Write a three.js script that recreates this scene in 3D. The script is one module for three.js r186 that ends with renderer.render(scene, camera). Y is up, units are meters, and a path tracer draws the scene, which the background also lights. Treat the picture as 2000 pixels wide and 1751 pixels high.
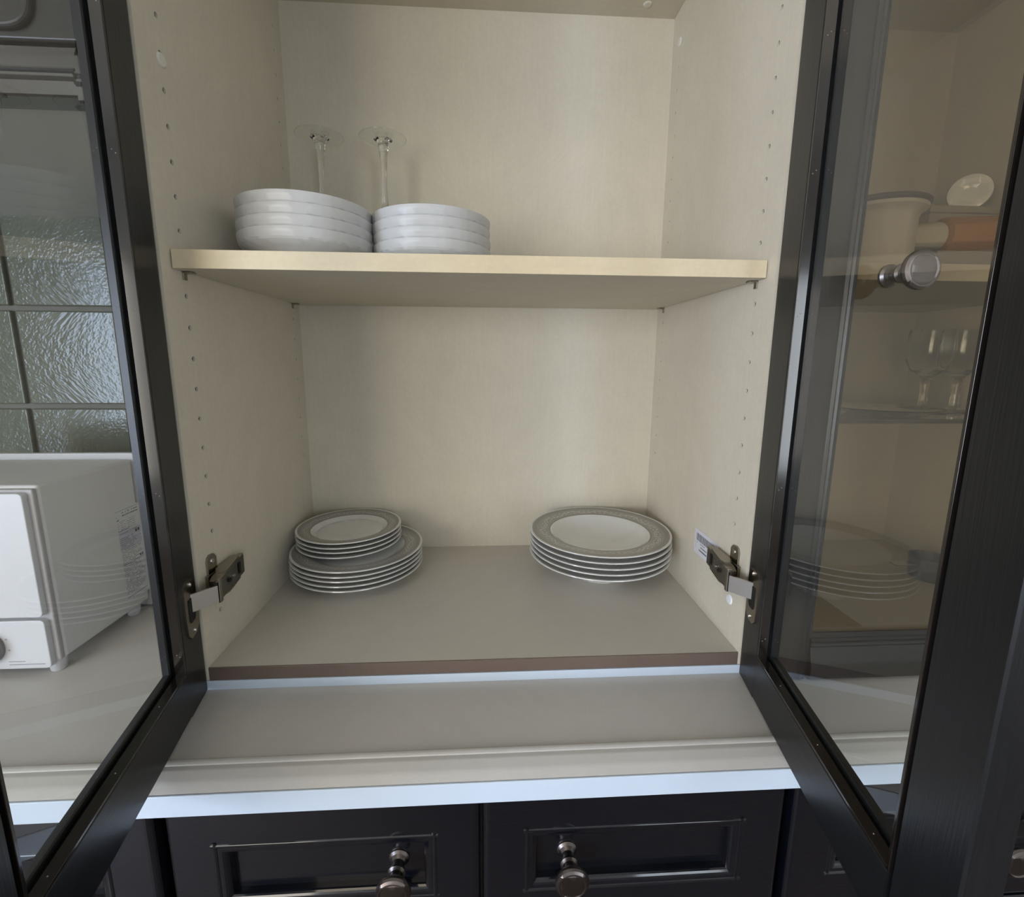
import * as THREE from 'three';
import { RoundedBoxGeometry } from 'three/addons/geometries/RoundedBoxGeometry.js';
import { mergeGeometries, toCreasedNormals } from 'three/addons/utils/BufferGeometryUtils.js';
import { RectAreaLightUniformsLib } from 'three/addons/lights/RectAreaLightUniformsLib.js';
import { ImprovedNoise } from 'three/addons/math/ImprovedNoise.js';

// ---------------------------------------------------------------- camera, light, exposure
const scene = new THREE.Scene();
scene.background = new THREE.Color(0.32, 0.36, 0.42);
const FOCAL = 902.676;
const camera = new THREE.PerspectiveCamera(2 * Math.atan(875.5 / FOCAL) * 180 / Math.PI, 2000 / 1751, 0.01, 30);
camera.position.set(0.00623, -0.31847, 0.51653);
camera.rotation.set(-9.77588 * Math.PI / 180, -3.21792 * Math.PI / 180, 0.3662 * Math.PI / 180, 'YXZ');
camera.setViewOffset(2000, 1751, 0, 18.33, 2000, 1751);
const renderer = new THREE.WebGLRenderer({ antialias: true });
renderer.toneMapping = THREE.LinearToneMapping;
renderer.toneMappingExposure = 0.83;
renderer.shadowMap.enabled = true;
RectAreaLightUniformsLib.init();
const DAY = new THREE.Color(0.74, 0.92, 1.26), SOFT = new THREE.Color(1.11, 1.0, 0.83), NOON = new THREE.Color(0.86, 0.93, 1.0), WARM = new THREE.Color(1.15, 0.95, 0.66);
const L = { sideWindow: 12.5, addedRearWindow: 7.8, narrowWindow: 7, ceiling: 2.4 };
function areaLight(color, intensity, w, h, pos, target) {
  const l = new THREE.RectAreaLight(color, intensity, w, h);
  l.position.set(...pos); l.lookAt(...target); l.castShadow = true; scene.add(l); return l;
}
// daylight through two curtained windows, an added warm rear window (each light just inside its sheer curtain) and an added ceiling panel
areaLight(DAY, L.sideWindow, 1.15, 1.25, [-2.26, -0.42, 2.32], [0, -0.42, 2.32]);
areaLight(SOFT, L.addedRearWindow, 1.3, 1.25, [-1.6, -0.42, 2.96], [-1.6, -0.42, 0]);  // warm fill from the added, unseen rear window
areaLight(NOON, L.narrowWindow, 0.5, 1.25, [1.1, -0.42, 2.96], [1.1, -0.42, 0]);
areaLight(WARM, L.ceiling, 0.6, 0.6, [-0.5, 0.868, 1.4], [-0.5, 0, 1.4001]);

// ---------------------------------------------------------------- helpers
let seed = 7;
const rnd = () => { seed = (seed * 1664525 + 1013904223) % 4294967296; return seed / 4294967296; };
const noise = new ImprovedNoise();
const PI = Math.PI, rad = (d) => d * PI / 180;
const used = new Map();
function numbered(name) { const n = used.get(name) || 0; used.set(name, n + 1); return n ? `${name}_${String(n).padStart(3, '0')}` : name; }
function thing(name, label, category, pos = [0, 0, 0], group) {
  const o = new THREE.Group(); o.name = numbered(name); o.position.set(...pos);
  o.userData = { label, category }; if (group) o.userData.group = group; scene.add(o); return o;
}
function part(name, geo, mat, parent, label) {
  const g = Array.isArray(geo) ? mergeAll(geo) : geo;
  const m = new THREE.Mesh(g, mat); m.name = name; m.castShadow = m.receiveShadow = true;
  if (label) m.userData.label = label; parent.add(m); return m;
}
function sub(name, parent, label) { const g = new THREE.Group(); g.name = name; if (label) g.userData.label = label; parent.add(g); return g; }
function struct(name, geo, mat) { const m = part(name, geo, mat, scene); m.userData.kind = 'structure'; return m; }
function mergeAll(list) {
  const a = list.map((g) => { const h = g.index ? g.toNonIndexed() : g; for (const k of Object.keys(h.attributes)) if (!['position', 'normal', 'uv'].includes(k)) h.deleteAttribute(k); return h; });
  return mergeGeometries(a, false);
}
// box from corner to corner, edges rounded by r
function bx(x0, y0, z0, x1, y1, z1, r = 0.0008, long = 'x') {
  const w = x1 - x0, h = y1 - y0, d = z1 - z0, rr = Math.min(r, w / 2.2, h / 2.2, d / 2.2);
  const g = rr > 0 ? new RoundedBoxGeometry(w, h, d, 2, rr) : new THREE.BoxGeometry(w, h, d);
  g.translate((x0 + x1) / 2, (y0 + y1) / 2, (z0 + z1) / 2); return grainUV(g, long);
}
// uv in metres with u running along the long axis
function grainUV(g, long = 'x') {
  const h = g.index ? g.toNonIndexed() : g, p = h.attributes.position, n = h.attributes.normal, uv = new Float32Array(p.count * 2);
  const others = ['x', 'y', 'z'].filter((a) => a !== long);
  const get = (at, i, a) => (a === 'x' ? at.getX(i) : a === 'y' ? at.getY(i) : at.getZ(i));
  for (let i = 0; i < p.count; i++) {
    const na = Math.abs(get(n, i, others[0])), nb = Math.abs(get(n, i, others[1]));
    uv[2 * i] = get(p, i, long); uv[2 * i + 1] = na > nb ? get(p, i, others[1]) : get(p, i, others[0]);
    if (Math.abs(get(n, i, long)) > 0.8) { uv[2 * i] = get(p, i, others[0]); uv[2 * i + 1] = get(p, i, others[1]); }
  }
  h.setAttribute('uv', new THREE.BufferAttribute(uv, 2)); return h;
}
// polygon (a, b) extruded along 'x', 'y' or 'z' from t0 to t1; map(a, b, t) -> [x, y, z]
function prism(poly, t0, t1, map, long) {
  const pos = [], n = poly.length, tri = THREE.ShapeUtils.triangulateShape(poly.map(([a, b]) => new THREE.Vector2(a, b)), []);
  const P = (i, t) => map(poly[i][0], poly[i][1], t);
  for (let i = 0; i < n; i++) { const j = (i + 1) % n; pos.push(...P(i, t0), ...P(j, t0), ...P(j, t1), ...P(i, t0), ...P(j, t1), ...P(i, t1)); }
  for (const [a, b, c] of tri) { pos.push(...P(c, t0), ...P(b, t0), ...P(a, t0), ...P(a, t1), ...P(b, t1), ...P(c, t1)); }
  let g = new THREE.BufferGeometry(); g.setAttribute('position', new THREE.Float32BufferAttribute(pos, 3));
  // keep faces outward
  let vol = 0; const v = (k) => new THREE.Vector3(pos[3 * k], pos[3 * k + 1], pos[3 * k + 2]);
  for (let k = 0; k < pos.length / 3; k += 3) vol += v(k).dot(v(k + 1).cross(v(k + 2)));
  if (vol < 0) for (let k = 0; k < pos.length; k += 9) for (let c = 0; c < 3; c++) { const s = pos[k + 3 + c]; pos[k + 3 + c] = pos[k + 6 + c]; pos[k + 6 + c] = s; }
  g.setAttribute('position', new THREE.Float32BufferAttribute(pos, 3));
  g = toCreasedNormals(g, 0.6); return grainUV(g, long);
}
function lathe(profile, seg = 72) {
  const g = new THREE.LatheGeometry(profile.map(([r, y]) => new THREE.Vector2(r, y)), seg), p = g.attributes.position, ix = g.index.array;
  let vol = 0; const a = new THREE.Vector3(), b = new THREE.Vector3(), c = new THREE.Vector3();
  for (let i = 0; i < ix.length; i += 3) { a.fromBufferAttribute(p, ix[i]); b.fromBufferAttribute(p, ix[i + 1]); c.fromBufferAttribute(p, ix[i + 2]); vol += a.dot(b.cross(c)); }
  if (vol < 0) for (let i = 0; i < ix.length; i += 3) { const t = ix[i]; ix[i] = ix[i + 1]; ix[i + 1] = t; }
  return toCreasedNormals(g, 0.7);
}
function tube(pts, r, seg = 24, rs = 10) { return new THREE.TubeGeometry(new THREE.CatmullRomCurve3(pts.map((p) => new THREE.Vector3(...p))), seg, r, rs, false); }
function cyl(r0, r1, h, seg = 24) { const g = new THREE.CylinderGeometry(r1, r0, h, seg); g.translate(0, h / 2, 0); return g; }

// ---------------------------------------------------------------- textures
function dataTex(w, h, f, srgb, rx, ry) {
  const d = new Uint8Array(w * h * 4);
  for (let y = 0; y < h; y++) for (let x = 0; x < w; x++) { const c = f(x / w, y / h, x, y), k = 4 * (y * w + x); d[k] = Math.max(0, Math.min(255, c[0])); d[k + 1] = Math.max(0, Math.min(255, c[1])); d[k + 2] = Math.max(0, Math.min(255, c[2])); d[k + 3] = 255; }
  const t = new THREE.DataTexture(d, w, h); t.wrapS = t.wrapT = THREE.RepeatWrapping; t.magFilter = THREE.LinearFilter; t.minFilter = THREE.LinearMipmapLinearFilter; t.generateMipmaps = true;
  if (srgb) t.colorSpace = THREE.SRGBColorSpace; t.repeat.set(rx, ry); t.needsUpdate = true; return t;
}
const tn = (x, y, fx, fy, z) => { // tileable noise
  const a = 2 * PI * x, b = 2 * PI * y; return noise.noise(Math.cos(a) * fx + 9.1 * z, Math.sin(a) * fx + Math.cos(b) * fy, Math.sin(b) * fy + z);
};
const linen = dataTex(512, 512, (x, y) => { const v = 2.4 * tn(x, y, 1.6, 26, 1.3) + 3 * tn(x, y, 14, 14, 4.2) + 2.5 * tn(x, y, 2.2, 2.2, 7.7) + 3 * (rnd() - 0.5); return [206 + v, 202 + v, 190 + v * 0.95]; }, true, 2.2, 2.2);
const linenBump = dataTex(256, 256, (x, y) => { const v = 128 + 40 * tn(x, y, 2, 30, 2.1) + 26 * tn(x, y, 20, 20, 3.3); return [v, v, v]; }, false, 3.5, 3.5);
const grainF = (x, y, z) => { const s = tn(x, y, 0.8, 30, z), q = tn(x, y, 2.2, 11, z + 3); return 0.6 * s + 0.5 * q + 0.35 * tn(x, y, 5, 45, z + 5); };
const blackCol = dataTex(512, 512, (x, y) => { const v = 5 * grainF(x, y, 1.1); return [27 + v, 28 + v, 30 + v]; }, true, 2.5, 6);
const blackBump = dataTex(512, 512, (x, y) => { const g = grainF(x, y, 1.1), v = 150 + 70 * g - 60 * Math.max(0, tn(x, y, 1.2, 60, 8) - 0.25); return [v, v, v]; }, false, 2.5, 6);
const glazeBump = dataTex(512, 512, (x, y) => { const v = 128 + 55 * tn(x, y, 6, 6, 1.7) + 45 * tn(x, y, 14, 14, 5.1) + 22 * tn(x, y, 28, 28, 6.3); return [v, v, v]; }, false, 3.2, 3.2);
const glazeCol = dataTex(256, 256, (x, y) => { const v = 7 * tn(x, y, 3, 3, 2.9) + 4 * tn(x, y, 10, 10, 1.9); return [150 + v, 156 + v, 146 + v]; }, true, 2.3, 2.3);
const counterCol = dataTex(512, 512, (x, y) => { const v = 2 * tn(x, y, 4, 4, 3.1) + 3 * (rnd() - 0.5); return [188 + v, 186 + v, 182 + v]; }, true, 2, 2);
const floorCol = dataTex(512, 512, (x, y) => { const v = 14 * tn(x, y, 1.2, 16, 4.4) + 8 * tn(x, y, 3, 40, 6.4); return [74 + 0.7 * v, 60 + 0.7 * v, 49 + 0.7 * v]; }, true, 0.9, 1.4);
const plaster = dataTex(256, 256, (x, y) => { const v = 3 * tn(x, y, 8, 8, 3.9) + 2 * (rnd() - 0.5); return [226 + v, 222 + v, 212 + v]; }, true, 1.5, 1.5);
function canvasTex(w, h, draw) { const c = document.createElement('canvas'); c.width = w; c.height = h; draw(c.getContext('2d'), w, h); const t = new THREE.CanvasTexture(c); t.colorSpace = THREE.SRGBColorSpace; return t; }
// platinum rim with a paler scrolling vine, u around, v from well to edge
const rimTex = canvasTex(2048, 256, (c, w, h) => {
  c.fillStyle = '#96948f'; c.fillRect(0, 0, w, h);
  c.fillStyle = '#8a8883'; c.fillRect(0, 0, w, h * 0.26);
  c.fillStyle = '#7f7d79'; c.fillRect(0, h * 0.93, w, h * 0.07);
  c.strokeStyle = '#c6c4be'; c.lineCap = 'round';
  const n = 20, p = w / n, m = h * 0.6;
  for (let i = -1; i <= n; i++) {
    const x = i * p, s = i % 2 ? 1 : -1;
    c.lineWidth = 7; c.beginPath(); c.moveTo(x, m); c.bezierCurveTo(x + p * 0.3, m + s * 60, x + p * 0.7, m + s * 60, x + p, m); c.stroke();
    c.lineWidth = 5; c.beginPath(); c.moveTo(x + p * 0.5, m + s * 44); c.bezierCurveTo(x + p * 0.9, m + s * 50, x + p * 0.95, m - s * 8, x + p * 0.62, m + s * 2); c.stroke();
    c.beginPath(); c.moveTo(x + p * 0.3, m + s * 38); c.bezierCurveTo(x + p * 0.02, m + s * 64, x + p * 0.1, m + s * 8, x + p * 0.34, m + s * 14); c.stroke();
    c.fillStyle = '#cbc9c3'; for (const [dx, dy, r] of [[0.52, 18, 8], [0.2, -22, 7], [0.8, -22, 7], [0.5, -34, 6]]) { c.beginPath(); c.ellipse(x + p * dx, m + s * dy, r * 1.5, r, 0.6, 0, 7); c.fill(); }
  }
});
const ovenLabel = canvasTex(512, 1536, (c, w, h) => {
  c.fillStyle = '#c9c9cd'; c.fillRect(0, 0, w, h); c.strokeStyle = c.fillStyle = '#4a4a58';
  const line = (y, x0, x1, t, gap = 0.25) => { let x = x0; while (x < x1) { const l = 8 + rnd() * 26; if (rnd() > gap * 0.5) c.fillRect(x * 1, y - t / 2 + (rnd() - 0.5) * 3, Math.min(l, x1 - x), t); x += l + 5 + rnd() * 7; } };
  c.fillRect(20, 26, 470, 5); line(70, 150, 470, 16); line(112, 30, 110, 22); line(116, 150, 480, 20); line(165, 30, 95, 22); 
  for (let y = 200; y < 330; y += 32) { line(y, 40, 200, 7, 0.6); line(y, 230, 400, 8); } c.strokeRect(420, 190, 50, 70); 
  c.fillRect(40, 350, 210, 6); c.fillRect(30, 345, 455, 3);
  c.fillStyle = '#b4b4c4'; c.fillRect(30, 372, 455, 300); c.fillStyle = '#3f3f4c';
  line(400, 60, 420, 8); c.fillRect(370, 415, 40, 44); c.fillRect(425, 412, 36, 46);
  for (let y = 475; y < 1400; y += 27) { line(y, 40 + (y % 4) * 6, 300 + rnd() * 180, y % 3 ? 9 : 13); }
  c.fillStyle = '#b9b9c6'; c.fillRect(34, 700, 440, 18); c.fillStyle = '#3f3f4c'; c.fillRect(400, 850, 34, 40); c.fillRect(445, 846, 28, 44); c.fillRect(40, 905, 440, 8); c.fillRect(40, 1452, 430, 8); line(1490, 60, 160, 8);
});
const barcodeTex = canvasTex(1024, 512, (c, w, h) => {
  c.fillStyle = '#d6d6dc'; c.fillRect(0, 0, w, h); c.fillStyle = '#3c3c46';
  let x = 80; while (x < 840) { const l = 5 + Math.floor(rnd() * 4) * 5; c.fillRect(x, 80, l, 150); x += l + 4 + Math.floor(rnd() * 3) * 4; }
  const dash = (y, x0, x1, t) => { let q = x0; while (q < x1) { const l = 12 + rnd() * 26; c.fillRect(q, y, Math.min(l, x1 - q), t); q += l + 6; } };
  dash(262, 260, 460, 14); dash(318, 290, 560, 22); dash(384, 230, 570, 30); c.fillRect(60, 250, 6, 160); c.fillRect(118, 262, 20, 18);
  c.strokeStyle = '#b0b0b8'; c.lineWidth = 3; c.strokeRect(6, 6, w - 12, h - 12);
});

// ---------------------------------------------------------------- materials
const S = (o) => new THREE.MeshPhysicalMaterial(o), lin = (r, g, b) => new THREE.Color(r, g, b);
const M = {
  laminate: S({ map: linen, color: lin(1.02, 0.985, 0.925), bumpMap: linenBump, bumpScale: 0.00008, roughness: 0.55 }),
  floorboard: S({ map: counterCol, roughness: 0.42, color: lin(1.12, 1.09, 1.03) }),
  edge: S({ map: linen, roughness: 0.45, color: lin(1.12, 1.0, 0.8) }),
  brownEdge: S({ color: lin(0.15, 0.11, 0.092), roughness: 0.22, clearcoat: 0.4 }),
  black: S({ map: blackCol, bumpMap: blackBump, bumpScale: 0.0002, roughness: 0.33, specularIntensity: 0.6, clearcoat: 0.1, clearcoatRoughness: 0.2 }),
  corniceBlack: S({ map: blackCol, roughness: 0.25, clearcoat: 1, clearcoatRoughness: 0.2 }),
  rebate: S({ color: lin(0.012, 0.0095, 0.008), roughness: 0.13, clearcoat: 0.4, clearcoatRoughness: 0.08 }),
  drawerBlack: S({ map: blackCol, bumpMap: blackBump, bumpScale: 0.00025, color: lin(0.3, 0.36, 0.6), roughness: 0.3, specularIntensity: 0.4, clearcoat: 1.0, clearcoatRoughness: 0.06 }),
  glass: S({ color: lin(0.93, 0.95, 0.94), roughness: 0.0, transmission: 1, thickness: 0, ior: 1.5 }),
  dimmingGlass: S({ color: lin(0.58, 0.51, 0.40), roughness: 0.0, transmission: 1, thickness: 0, ior: 1.5 }),  // tint added to darken the cabinet interior behind the pane
  solidGlass: S({ color: lin(0.985, 0.99, 0.985), roughness: 0.0, transmission: 1, thickness: 0.005, ior: 1.5 }),
  nickel: S({ color: lin(0.34, 0.31, 0.26), metalness: 1, roughness: 0.28 }),
  nickelPale: S({ color: lin(0.5, 0.48, 0.45), metalness: 1, roughness: 0.3 }),
  pewter: S({ color: lin(0.165, 0.145, 0.14), metalness: 1, roughness: 0.3 }),
  pewterDark: S({ color: lin(0.05, 0.045, 0.045), metalness: 0.8, roughness: 0.4 }),
  counter: S({ map: counterCol, roughness: 0.4 }),
  white: S({ color: lin(0.78, 0.79, 0.8), roughness: 0.5 }),
  paleGrey: S({ color: lin(0.36, 0.37, 0.35), roughness: 0.5 }),
  porcelain: S({ color: lin(0.72, 0.73, 0.72), roughness: 0.12, clearcoat: 0.6, clearcoatRoughness: 0.05 }),
  rim: S({ map: rimTex, roughness: 0.3, clearcoat: 0.3, clearcoatRoughness: 0.15 }),
  rimBack: S({ color: lin(0.028, 0.031, 0.04), roughness: 0.35 }),
  opal: S({ color: lin(0.575, 0.575, 0.575), roughness: 0.4, clearcoat: 0.08, clearcoatRoughness: 0.1 }),
  cap: S({ color: lin(0.7, 0.68, 0.6), roughness: 0.4 }),
  capWhite: S({ color: lin(0.78, 0.8, 0.82), roughness: 0.25 }),
  darkHole: S({ color: lin(0.005, 0.0045, 0.004), roughness: 0.8 }),
  ovenWhite: S({ color: lin(0.56, 0.57, 0.6), roughness: 0.35 }),
  ovenSide: S({ color: lin(0.58, 0.58, 0.59), roughness: 0.5 }),
  ovenGrey: S({ color: lin(0.36, 0.35, 0.36), roughness: 0.4 }),
  ovenGlass: S({ color: lin(0.05, 0.05, 0.06), roughness: 0.1 }),
  ovenKnob: S({ color: lin(0.24, 0.225, 0.225), metalness: 0.6, roughness: 0.4 }),
  print: S({ color: lin(0.3, 0.3, 0.34), roughness: 0.6 }),
  labelOven: S({ map: ovenLabel, roughness: 0.6 }),
  labelBar: S({ map: barcodeTex, roughness: 0.6 }),
  grout: S({ color: lin(0.13, 0.135, 0.125), roughness: 0.85 }),
  plaster: S({ map: plaster, roughness: 0.9 }),
  floorWood: S({ map: floorCol, roughness: 0.45 }),
  jar: S({ color: lin(0.62, 0.57, 0.52), roughness: 0.5 }),
  jarRim: S({ color: lin(0.1, 0.075, 0.065), roughness: 0.45 }),
  cream: S({ color: lin(0.62, 0.58, 0.47), roughness: 0.4 }),
  orangeWood: S({ color: lin(0.44, 0.2, 0.035), roughness: 0.4 }),
  mauve: S({ color: lin(0.22, 0.17, 0.18), roughness: 0.35, metalness: 0.4 }),
  tanCard: S({ color: lin(0.42, 0.37, 0.29), roughness: 0.7 }),
  clearPane: S({ color: lin(0.97, 0.98, 0.97), roughness: 0.0, transmission: 1, thickness: 0, ior: 1.5 }),
  paleCap: S({ color: lin(0.95, 0.97, 0.98), roughness: 0.12, clearcoat: 0.6 }),
  steel: S({ color: lin(0.62, 0.63, 0.65), metalness: 1, roughness: 0.22 }),
  trayGrey: S({ color: lin(0.3, 0.27, 0.23), roughness: 0.6 }),
  darkSteel: S({ color: lin(0.14, 0.14, 0.15), metalness: 1, roughness: 0.35 }),
  curtain: S({ color: lin(0.8, 0.8, 0.8), emissive: DAY, emissiveIntensity: 1.2, roughness: 1 }),
  addedCurtain: S({ color: lin(0.8, 0.8, 0.78), emissive: SOFT, emissiveIntensity: 1.2, roughness: 1 }),  // glowing curtain of the added warm rear window
  panelGlow: S({ color: lin(0.8, 0.8, 0.78), emissive: WARM, emissiveIntensity: 0.8, roughness: 1 }),
  lip: S({ color: lin(0.6, 0.7, 0.83), roughness: 0.35 }),  // white edge colour with cool window light mixed in
};
const tileMats = [0, 1, 2].map((i) => S({ map: glazeCol, bumpMap: glazeBump, bumpScale: 0.0008, color: lin(0.28 + 0.02 * i, 0.305 + 0.01 * i, 0.275 + 0.012 * i), roughness: 0.16, specularIntensity: 0.75, clearcoat: 0.12, clearcoatRoughness: 0.08 }));

// ---------------------------------------------------------------- measures of the open cupboard
const W2 = 0.3045, ZF = 0.034, ZB = -0.298, YC = 0.211, YF = -0.660, T = 0.018;
const COUNTER = -0.6862, FLOOR = -1.53, CEIL = 0.9;

// ---------------------------------------------------------------- the room
struct('floor', bx(-2.5, FLOOR - 0.1, -0.5, 1.9, FLOOR, 3.2, 0, 'z'), M.floorWood);
struct('ceiling', bx(-2.5, CEIL, -0.5, 1.9, CEIL + 0.1, 3.2, 0), M.plaster);
const wallBack = struct('wall_back', bx(-2.5, FLOOR, -0.42, 1.9, CEIL, -0.316, 0), M.plaster);
struct('wall_right', bx(1.75, FLOOR, -0.316, 1.9, CEIL, 3.2, 0, 'z'), M.plaster);
struct('wall_left', [bx(-2.5, FLOOR, -0.316, -2.35, CEIL, 1.7, 0, 'z'), bx(-2.5, FLOOR, 2.94, -2.35, CEIL, 3.2, 0, 'z'), bx(-2.5, FLOOR, 1.7, -2.35, -1.08, 2.94, 0, 'z'), bx(-2.5, 0.24, 1.7, -2.35, CEIL, 2.94, 0, 'z')], M.plaster);
const RW = [[-2.31, -0.89], [0.84, 1.36]], WY0 = -1.1, WY1 = 0.26;
struct('wall_rear', [bx(-2.35, FLOOR, 3.05, 1.75, WY0, 3.2, 0), bx(-2.35, WY1, 3.05, 1.75, CEIL, 3.2, 0), bx(-2.35, WY0, 3.05, RW[0][0], WY1, 3.2, 0), bx(RW[0][1], WY0, 3.05, RW[1][0], WY1, 3.2, 0), bx(RW[1][1], WY0, 3.05, 1.75, WY1, 3.2, 0)], M.plaster);
function windowUnit(name, along, a0, a1, y0, y1, at, inward, sheer) { // along 'x' or 'z'
  const w = new THREE.Group(); w.name = name; w.userData = { kind: 'structure' }; scene.add(w);
  const B = (p0, p1, q0, q1, d0, d1) => { const lo = Math.min(at + inward * d0, at + inward * d1), hi = Math.max(at + inward * d0, at + inward * d1); return along === 'x' ? bx(p0, q0, lo, p1, q1, hi, 0.004) : bx(lo, q0, p0, hi, q1, p1, 0.004, 'z'); };
  const c = (a0 + a1) / 2, f = 0.06;
  part('window_frame', [B(a0, a1, y0, y0 + f, -0.1, 0), B(a0, a1, y1 - f, y1, -0.1, 0), B(a0, a0 + f, y0, y1, -0.1, 0), B(a1 - f, a1, y0, y1, -0.1, 0), B(c - f / 2, c + f / 2, y0, y1, -0.09, -0.01)], M.white, w);
  part('sheer_curtain', B(a0 + f, a1 - f, y0 + f, y1 - f, -0.06, -0.05), sheer, w);
}
windowUnit('window_1', 'z', 1.7, 2.94, -1.08, 0.24, -2.35, 1, M.curtain);
windowUnit('window_2', 'x', RW[0][0], RW[0][1], WY0, WY1, 3.05, -1, M.addedCurtain);  // unseen window, added as a warm light source
windowUnit('window_3', 'x', RW[1][0], RW[1][1], WY0, WY1, 3.05, -1, M.curtain);
// glazed wall tiles between the worktop and the upper cabinet
{
  const pitch = 0.1610, gx = -0.6045, tiles = [0, 1, 2].map(() => { const g = new RoundedBoxGeometry(pitch - 0.008, pitch - 0.008, 0.008, 3, 0.0025); return grainUV(g, 'x'); });
  struct('wall_back_grout', bx(-1.42, -0.69, -0.316, -0.33, -0.07, -0.3135, 0), M.grout).name = 'grout_bed_1';  // grout bed showing between the wall tiles
  const rows = [-0.2407 + pitch / 2, -0.2407 - pitch / 2, -0.2407 - pitch * 1.5, -0.2407 - pitch * 2.5];
  let k = 0;
  for (const y of rows) for (let i = -4; i < 2; i++) {
    const m = part('tile', tiles[k % 3], tileMats[(k * 7 + 1) % 3], wallBack); m.name = k ? `tile_${String(k).padStart(3, '0')}` : 'tile'; k++;
    let h = 1; if (y < -0.6) h = (y + pitch / 2 - 0.004 - (COUNTER)) / (pitch - 0.008);
    m.position.set(gx + (i + 0.5) * pitch, y + (1 - h) * (pitch - 0.008) / 2, -0.3095); m.scale.y = h;
    m.rotation.set((rnd() - 0.5) * 0.006, (rnd() - 0.5) * 0.006, 0);
  }
}

// ---------------------------------------------------------------- worktop and base units
{
  const wt = thing('countertop', 'long pale grey worktop with raised drip bead and rounded front edge tinted with painted window light', 'countertop');
  const prof = [[-0.312, COUNTER], [0.1365, COUNTER]];
  for (let i = 1; i <= 9; i++) { const t = i / 9; prof.push([0.1365 + 0.0185 * t, COUNTER - 0.0088 * Math.pow(t, 1.7)]); }
  prof.push([0.155, COUNTER - 0.0305], [-0.312, COUNTER - 0.0305]);
  part('light_tinted_edge', bx(-1.5, COUNTER - 0.0307, 0.1551, 1.4, COUNTER - 0.0091, 0.1572, 0.0008), M.lip, wt, 'white front edge with cool window light put into its colour');
  part('slab', prism(prof, -1.5, 1.4, (z, y, x) => [x, y, z], 'x'), M.counter, wt);
  const bead = []; for (let i = 0; i <= 10; i++) { const a = PI * i / 10; bead.push([0.1318 - 0.0036 * Math.cos(a), COUNTER - 0.0003 + 0.0023 * Math.sin(a)]); }
  bead.push([0.1354, COUNTER - 0.002], [0.1282, COUNTER - 0.002]);
  part('drip_bead', prism(bead, -1.5, 1.4, (z, y, x) => [x, y, z], 'x'), M.counter, wt);
}
const ZD = 0.148;
function knobShape() { // axis +y, foot at 0
  return lathe([[0, 0], [0.0100, 0], [0.0100, 0.0024], [0.0080, 0.0042], [0.0062, 0.007], [0.0060, 0.0115], [0.0084, 0.0135], [0.0084, 0.0152], [0.0064, 0.017], [0.0066, 0.021], [0.0098, 0.0240], [0.0136, 0.0262], [0.0157, 0.0290], [0.0161, 0.0312], [0.0155, 0.0333], [0.0138, 0.0348], [0.0125, 0.0351], [0.0119, 0.0345], [0.0112, 0.0342], [0.0105, 0.0346], [0.0064, 0.0353], [0, 0.0356]], 56);
}
function addKnob(parent, x, y, z, k = 1) {
  const g = knobShape(); g.scale(k, k, k); g.rotateX(PI / 2);
  const m = part('knob', g, M.pewter, parent, 'round pewter knob'); m.position.set(x, y, z);
  return m;
}
function panelFront(parent, name, x0, x1, y0, y1, mat, st, depth = ZD) { // framed drawer front with inner moulding
  const g = sub(name, parent), b = st, zb = depth - 0.018;
  const o = 0.007, fs = new THREE.Shape(); fs.moveTo(x0 + o, y0 + o); fs.lineTo(x1 - o, y0 + o); fs.lineTo(x1 - o, y1 - o); fs.lineTo(x0 + o, y1 - o); fs.closePath();
  const fh = new THREE.Path(); fh.moveTo(x0 + b + o, y0 + b + o); fh.lineTo(x0 + b + o, y1 - b - o); fh.lineTo(x1 - b - o, y1 - b - o); fh.lineTo(x1 - b - o, y0 + b + o); fh.closePath(); fs.holes.push(fh);
  const fg = new THREE.ExtrudeGeometry(fs, { depth: 0.010, bevelEnabled: true, bevelThickness: 0.005, bevelSize: o, bevelSegments: 5, bevelOffset: 0 }); fg.translate(0, 0, depth - 0.015);
  part('frame', grainUV(fg, 'x'), mat, g);
  const m0 = 0.0075, ix0 = x0 + b, ix1 = x1 - b, iy0 = y0 + b, iy1 = y1 - b;
  const half = (ax, dir) => { const p = []; for (let i = 0; i <= 8; i++) { const a = PI * i / 8; p.push([ax + dir * (m0 / 2 - m0 / 2 * Math.cos(a)), depth - 0.004 + 0.005 * Math.sin(a)]); } p.push([ax + dir * m0, zb + 0.002], [ax, zb + 0.002]); return p; };
  part('moulding', [prism(half(iy1, -1), ix0, ix1, (y, z, x) => [x, y, z], 'x'), prism(half(iy0, 1), ix0, ix1, (y, z, x) => [x, y, z], 'x'), prism(half(ix0, 1), iy0, iy1, (x, z, y) => [x, y, z], 'y'), prism(half(ix1, -1), iy0, iy1, (x, z, y) => [x, y, z], 'y')], mat, g);
  part('panel', bx(ix0, iy0, zb, ix1, iy1, depth - 0.010, 0.0005, 'x'), mat, g);
  return g;
}
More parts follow.
